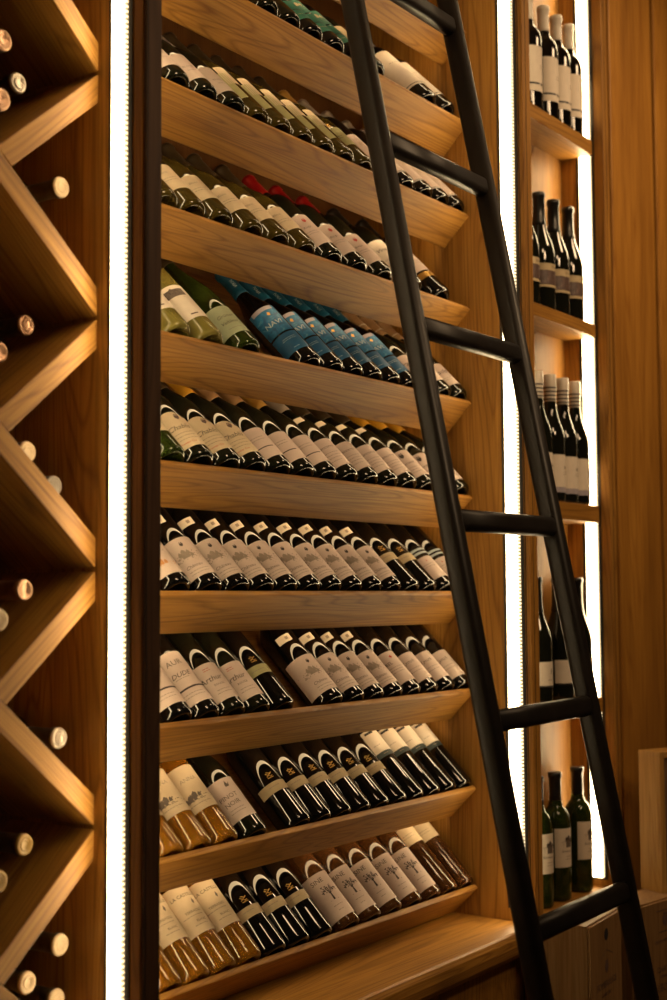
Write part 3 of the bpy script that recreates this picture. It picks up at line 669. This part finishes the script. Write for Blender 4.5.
# ------------------------------------------------------------------ wooden wine crates at the right
def crate(name, F_, ex, wd, dp, ht, label, prints, lid=None, hole=False, gap=.004):
    """F_: front top-left corner; ex: unit vector along the front"""
    ex = Vector(ex).normalized(); ey = Vector((-ex.y, ex.x, 0)); M = Matrix(((ex.x, ey.x, 0, F_.x), (ex.y, ey.y, 0, F_.y), (0, 0, 1, F_.z + H), (0, 0, 0, 1)))
    t = .009
    bm = bmesh.new()
    box(bm, 0, wd, 0, dp, -ht, 0, bev=.0012)
    me = bpy.data.meshes.new(name); bm.to_mesh(me); bm.free(); me.materials.append(W_box if lid else W_pine)
    o = link(bpy.data.objects.new(name, me)); o.matrix_basis = M; tag(o, label, 'crate', 'wooden wine crates by the wall')
    bm = bmesh.new(); mats = [W_pine, M_gap, P_['photo']]
    if lid == 'frame':                        # frame round a recessed darker sheet
        b_ = .014
        for q in ((0, wd, -b_, 0), (0, wd, -ht, -ht + b_), (0, b_, -ht + b_, -b_), (wd - b_, wd, -ht + b_, -b_)): box(bm, q[0], q[1], -.008, 0, q[2], q[3], bev=.001)
        box(bm, b_, wd - b_, -.0025, 0, -ht + b_, -b_, mi=3); mats = [W_box, M_gap, P_['photo'], P_['sheet']]
    else:
        box(bm, .004, wd - .004, -.006, 0, -ht + .004, -.003, bev=.0015)
    if hole:
        n = 20; cx, cz, r_ = hole
        vs = [bm.verts.new((cx + r_ * math.cos(2 * math.pi * i / n), -.0063, cz + r_ * 1.05 * math.sin(2 * math.pi * i / n))) for i in range(n)]
        f = bm.faces.new(vs); f.material_index = 1
    for pr in prints:
        if pr[0] == 't':
            vs, fs = text_polys(pr[1], pr[2], pr[5] if len(pr) > 5 else 0)
            V = [bm.verts.new((pr[3] + x_, -.0064, pr[4] + z_)) for x_, z_ in vs]
            for q in fs: bm.faces.new([V[i] for i in q]).material_index = 2
        else:
            V = [bm.verts.new((x_, -.0064, z_)) for x_, z_ in pr[1]]; bm.faces.new(V).material_index = 2
    me = bpy.data.meshes.new('front_lid'); bmesh.ops.recalc_face_normals(bm, faces=bm.faces); bm.to_mesh(me); bm.free()
    for m in mats: me.materials.append(m)
    link(bpy.data.objects.new('front_lid', me), o)
    return o
P_['sheet'] = plain('crate_sheet', (.16, .10, .055), .6, var=.2, scale=12)
def crest_pr(cx, cz, d): return [('p', [(cx - d, cz + d), (cx - d, cz - d * .3), (cx, cz - d * 1.2), (cx + d, cz - d * .3), (cx + d, cz + d)]), ('p', [(cx - d * .8, cz + d * 1.2), (cx - d * .5, cz + d * 1.9), (cx, cz + d * 1.3), (cx + d * .5, cz + d * 1.9), (cx + d * .8, cz + d * 1.2)])]
ZK = -.655
A = atZ(586.5, 926.5, ZK); B = atZ(618.5, 907.8, ZK)
e1 = (B - A); w1 = e1.length
crate('wine_crate', A, e1, w1, .108, .40, 'pale pine crate with round finger hole, standing behind the ladder foot',
      crest_pr(w1 * .5, -.100, .009) + [('t', 'FOMBRAUGE', .0195, w1 * .5, -.132), ('p', [(w1 * .3, -.078), (w1 * .5, -.064), (w1 * .7, -.078), (w1 * .7, -.0792), (w1 * .5, -.0652), (w1 * .3, -.0792)]), ('t', 'GRAND CRU', .009, w1 * .48, -.152)], hole=(w1 * .5, -.034, .0115))
ZK2 = -.662
A2 = atZ(631, 908, ZK2); B2 = atZ(667, 897, ZK2); e2 = (B2 - A2).normalized(); w2 = .26
n2 = Vector((-e2.y, e2.x, 0))
crate('wine_crate', A2, e2, w2, .085, .40, 'pale pine crate printed with crest and lettering, under the framed box',
      crest_pr(.128, -.046, .011) + [('p', [(.088, -.022), (.168, -.022), (.168, -.0235), (.088, -.0235)]), ('p', [(.10, -.067), (.156, -.067), (.156, -.0685), (.10, -.0685)]), ('t', "MIS EN BOUTEILLE", .0105, .128, -.088), ('t', "CHATEAU", .0175, .130, -.148), ('t', "GRAND VIN", .0095, .130, -.163), ('t', "LEOVILLE", .023, .138, -.187)])
FC = atZ(660, 893, ZK2); BC = atZ(641, 888, ZK2)
sd = (FC - BC); dpt = min(sd.length, .09); ey = -(sd.normalized()); ex = Vector((ey.y, -ey.x, 0))
top = atX(654.6, 752, FC.x).z
crate('wine_box', Vector((FC.x, FC.y, top)), ex, .26, dpt, top - ZK2, 'shallow pine box with framed dark front, standing on the lettered crate', [], lid='frame')
# lower crates carrying them
for (A_, e_, w_, dp_, z_, lb) in ((A, e1, w1 + .0, .108, ZK - .4005, 'pine crate on the floor below the crate with finger hole'), (A2, e2, w2, .085, ZK2 - .4005, 'pine crate on the floor below the lettered crate')):
    crate('wine_crate', Vector((A_.x, A_.y, z_)), e_, w_, dp_, z_ - ZF, lb, [])

# ------------------------------------------------------------------ light of the room
def area(name, loc, rot, size, power, col):
    l = bpy.data.lights.new(name, 'AREA'); l.energy = power; l.color = col; l.shape = 'RECTANGLE'; l.size, l.size_y = size
    o = bpy.data.objects.new(name, l); C.objects.link(o); o.location = (loc[0], loc[1], loc[2] + H); o.rotation_euler = rot; return o
def aimed(loc, at, size, power, spread):
    o = area('ceiling_lamp', loc, (0, 0, 0), (size, size), power, (1.0, .66, .36))
    o.rotation_euler = (Vector(at) - Vector(loc)).to_track_quat('-Z', 'Y').to_euler(); o.data.spread = rad(spread); return o
aimed((1.9, -.9, 1.68), (2.1, 1.45, .75), .4, 8.2, 100)
aimed((1.75, -.1, 1.68), (2.3, 1.45, .6), .35, 4, 110)
aimed((3.25, .40, 1.68), (3.3, 1.35, .4), .3, 6, 120)
wd = bpy.data.worlds.new('world'); bpy.context.scene.world = wd; wd.use_nodes = True
bg = wd.node_tree.nodes['Background']; bg.inputs[0].default_value = (.09, .05, .025, 1); bg.inputs[1].default_value = .2
sc = bpy.context.scene
sc.view_settings.view_transform = 'Standard'; sc.view_settings.look = 'None'; sc.view_settings.exposure = -.12
sc.cycles.use_denoising = True
sc.cycles.max_bounces = 8; sc.cycles.transmission_bounces = 8; sc.cycles.transparent_max_bounces = 8; sc.cycles.sample_clamp_indirect = 4; sc.cycles.use_light_tree = True
sc.cycles.caustics_reflective = False; sc.cycles.caustics_refractive = False
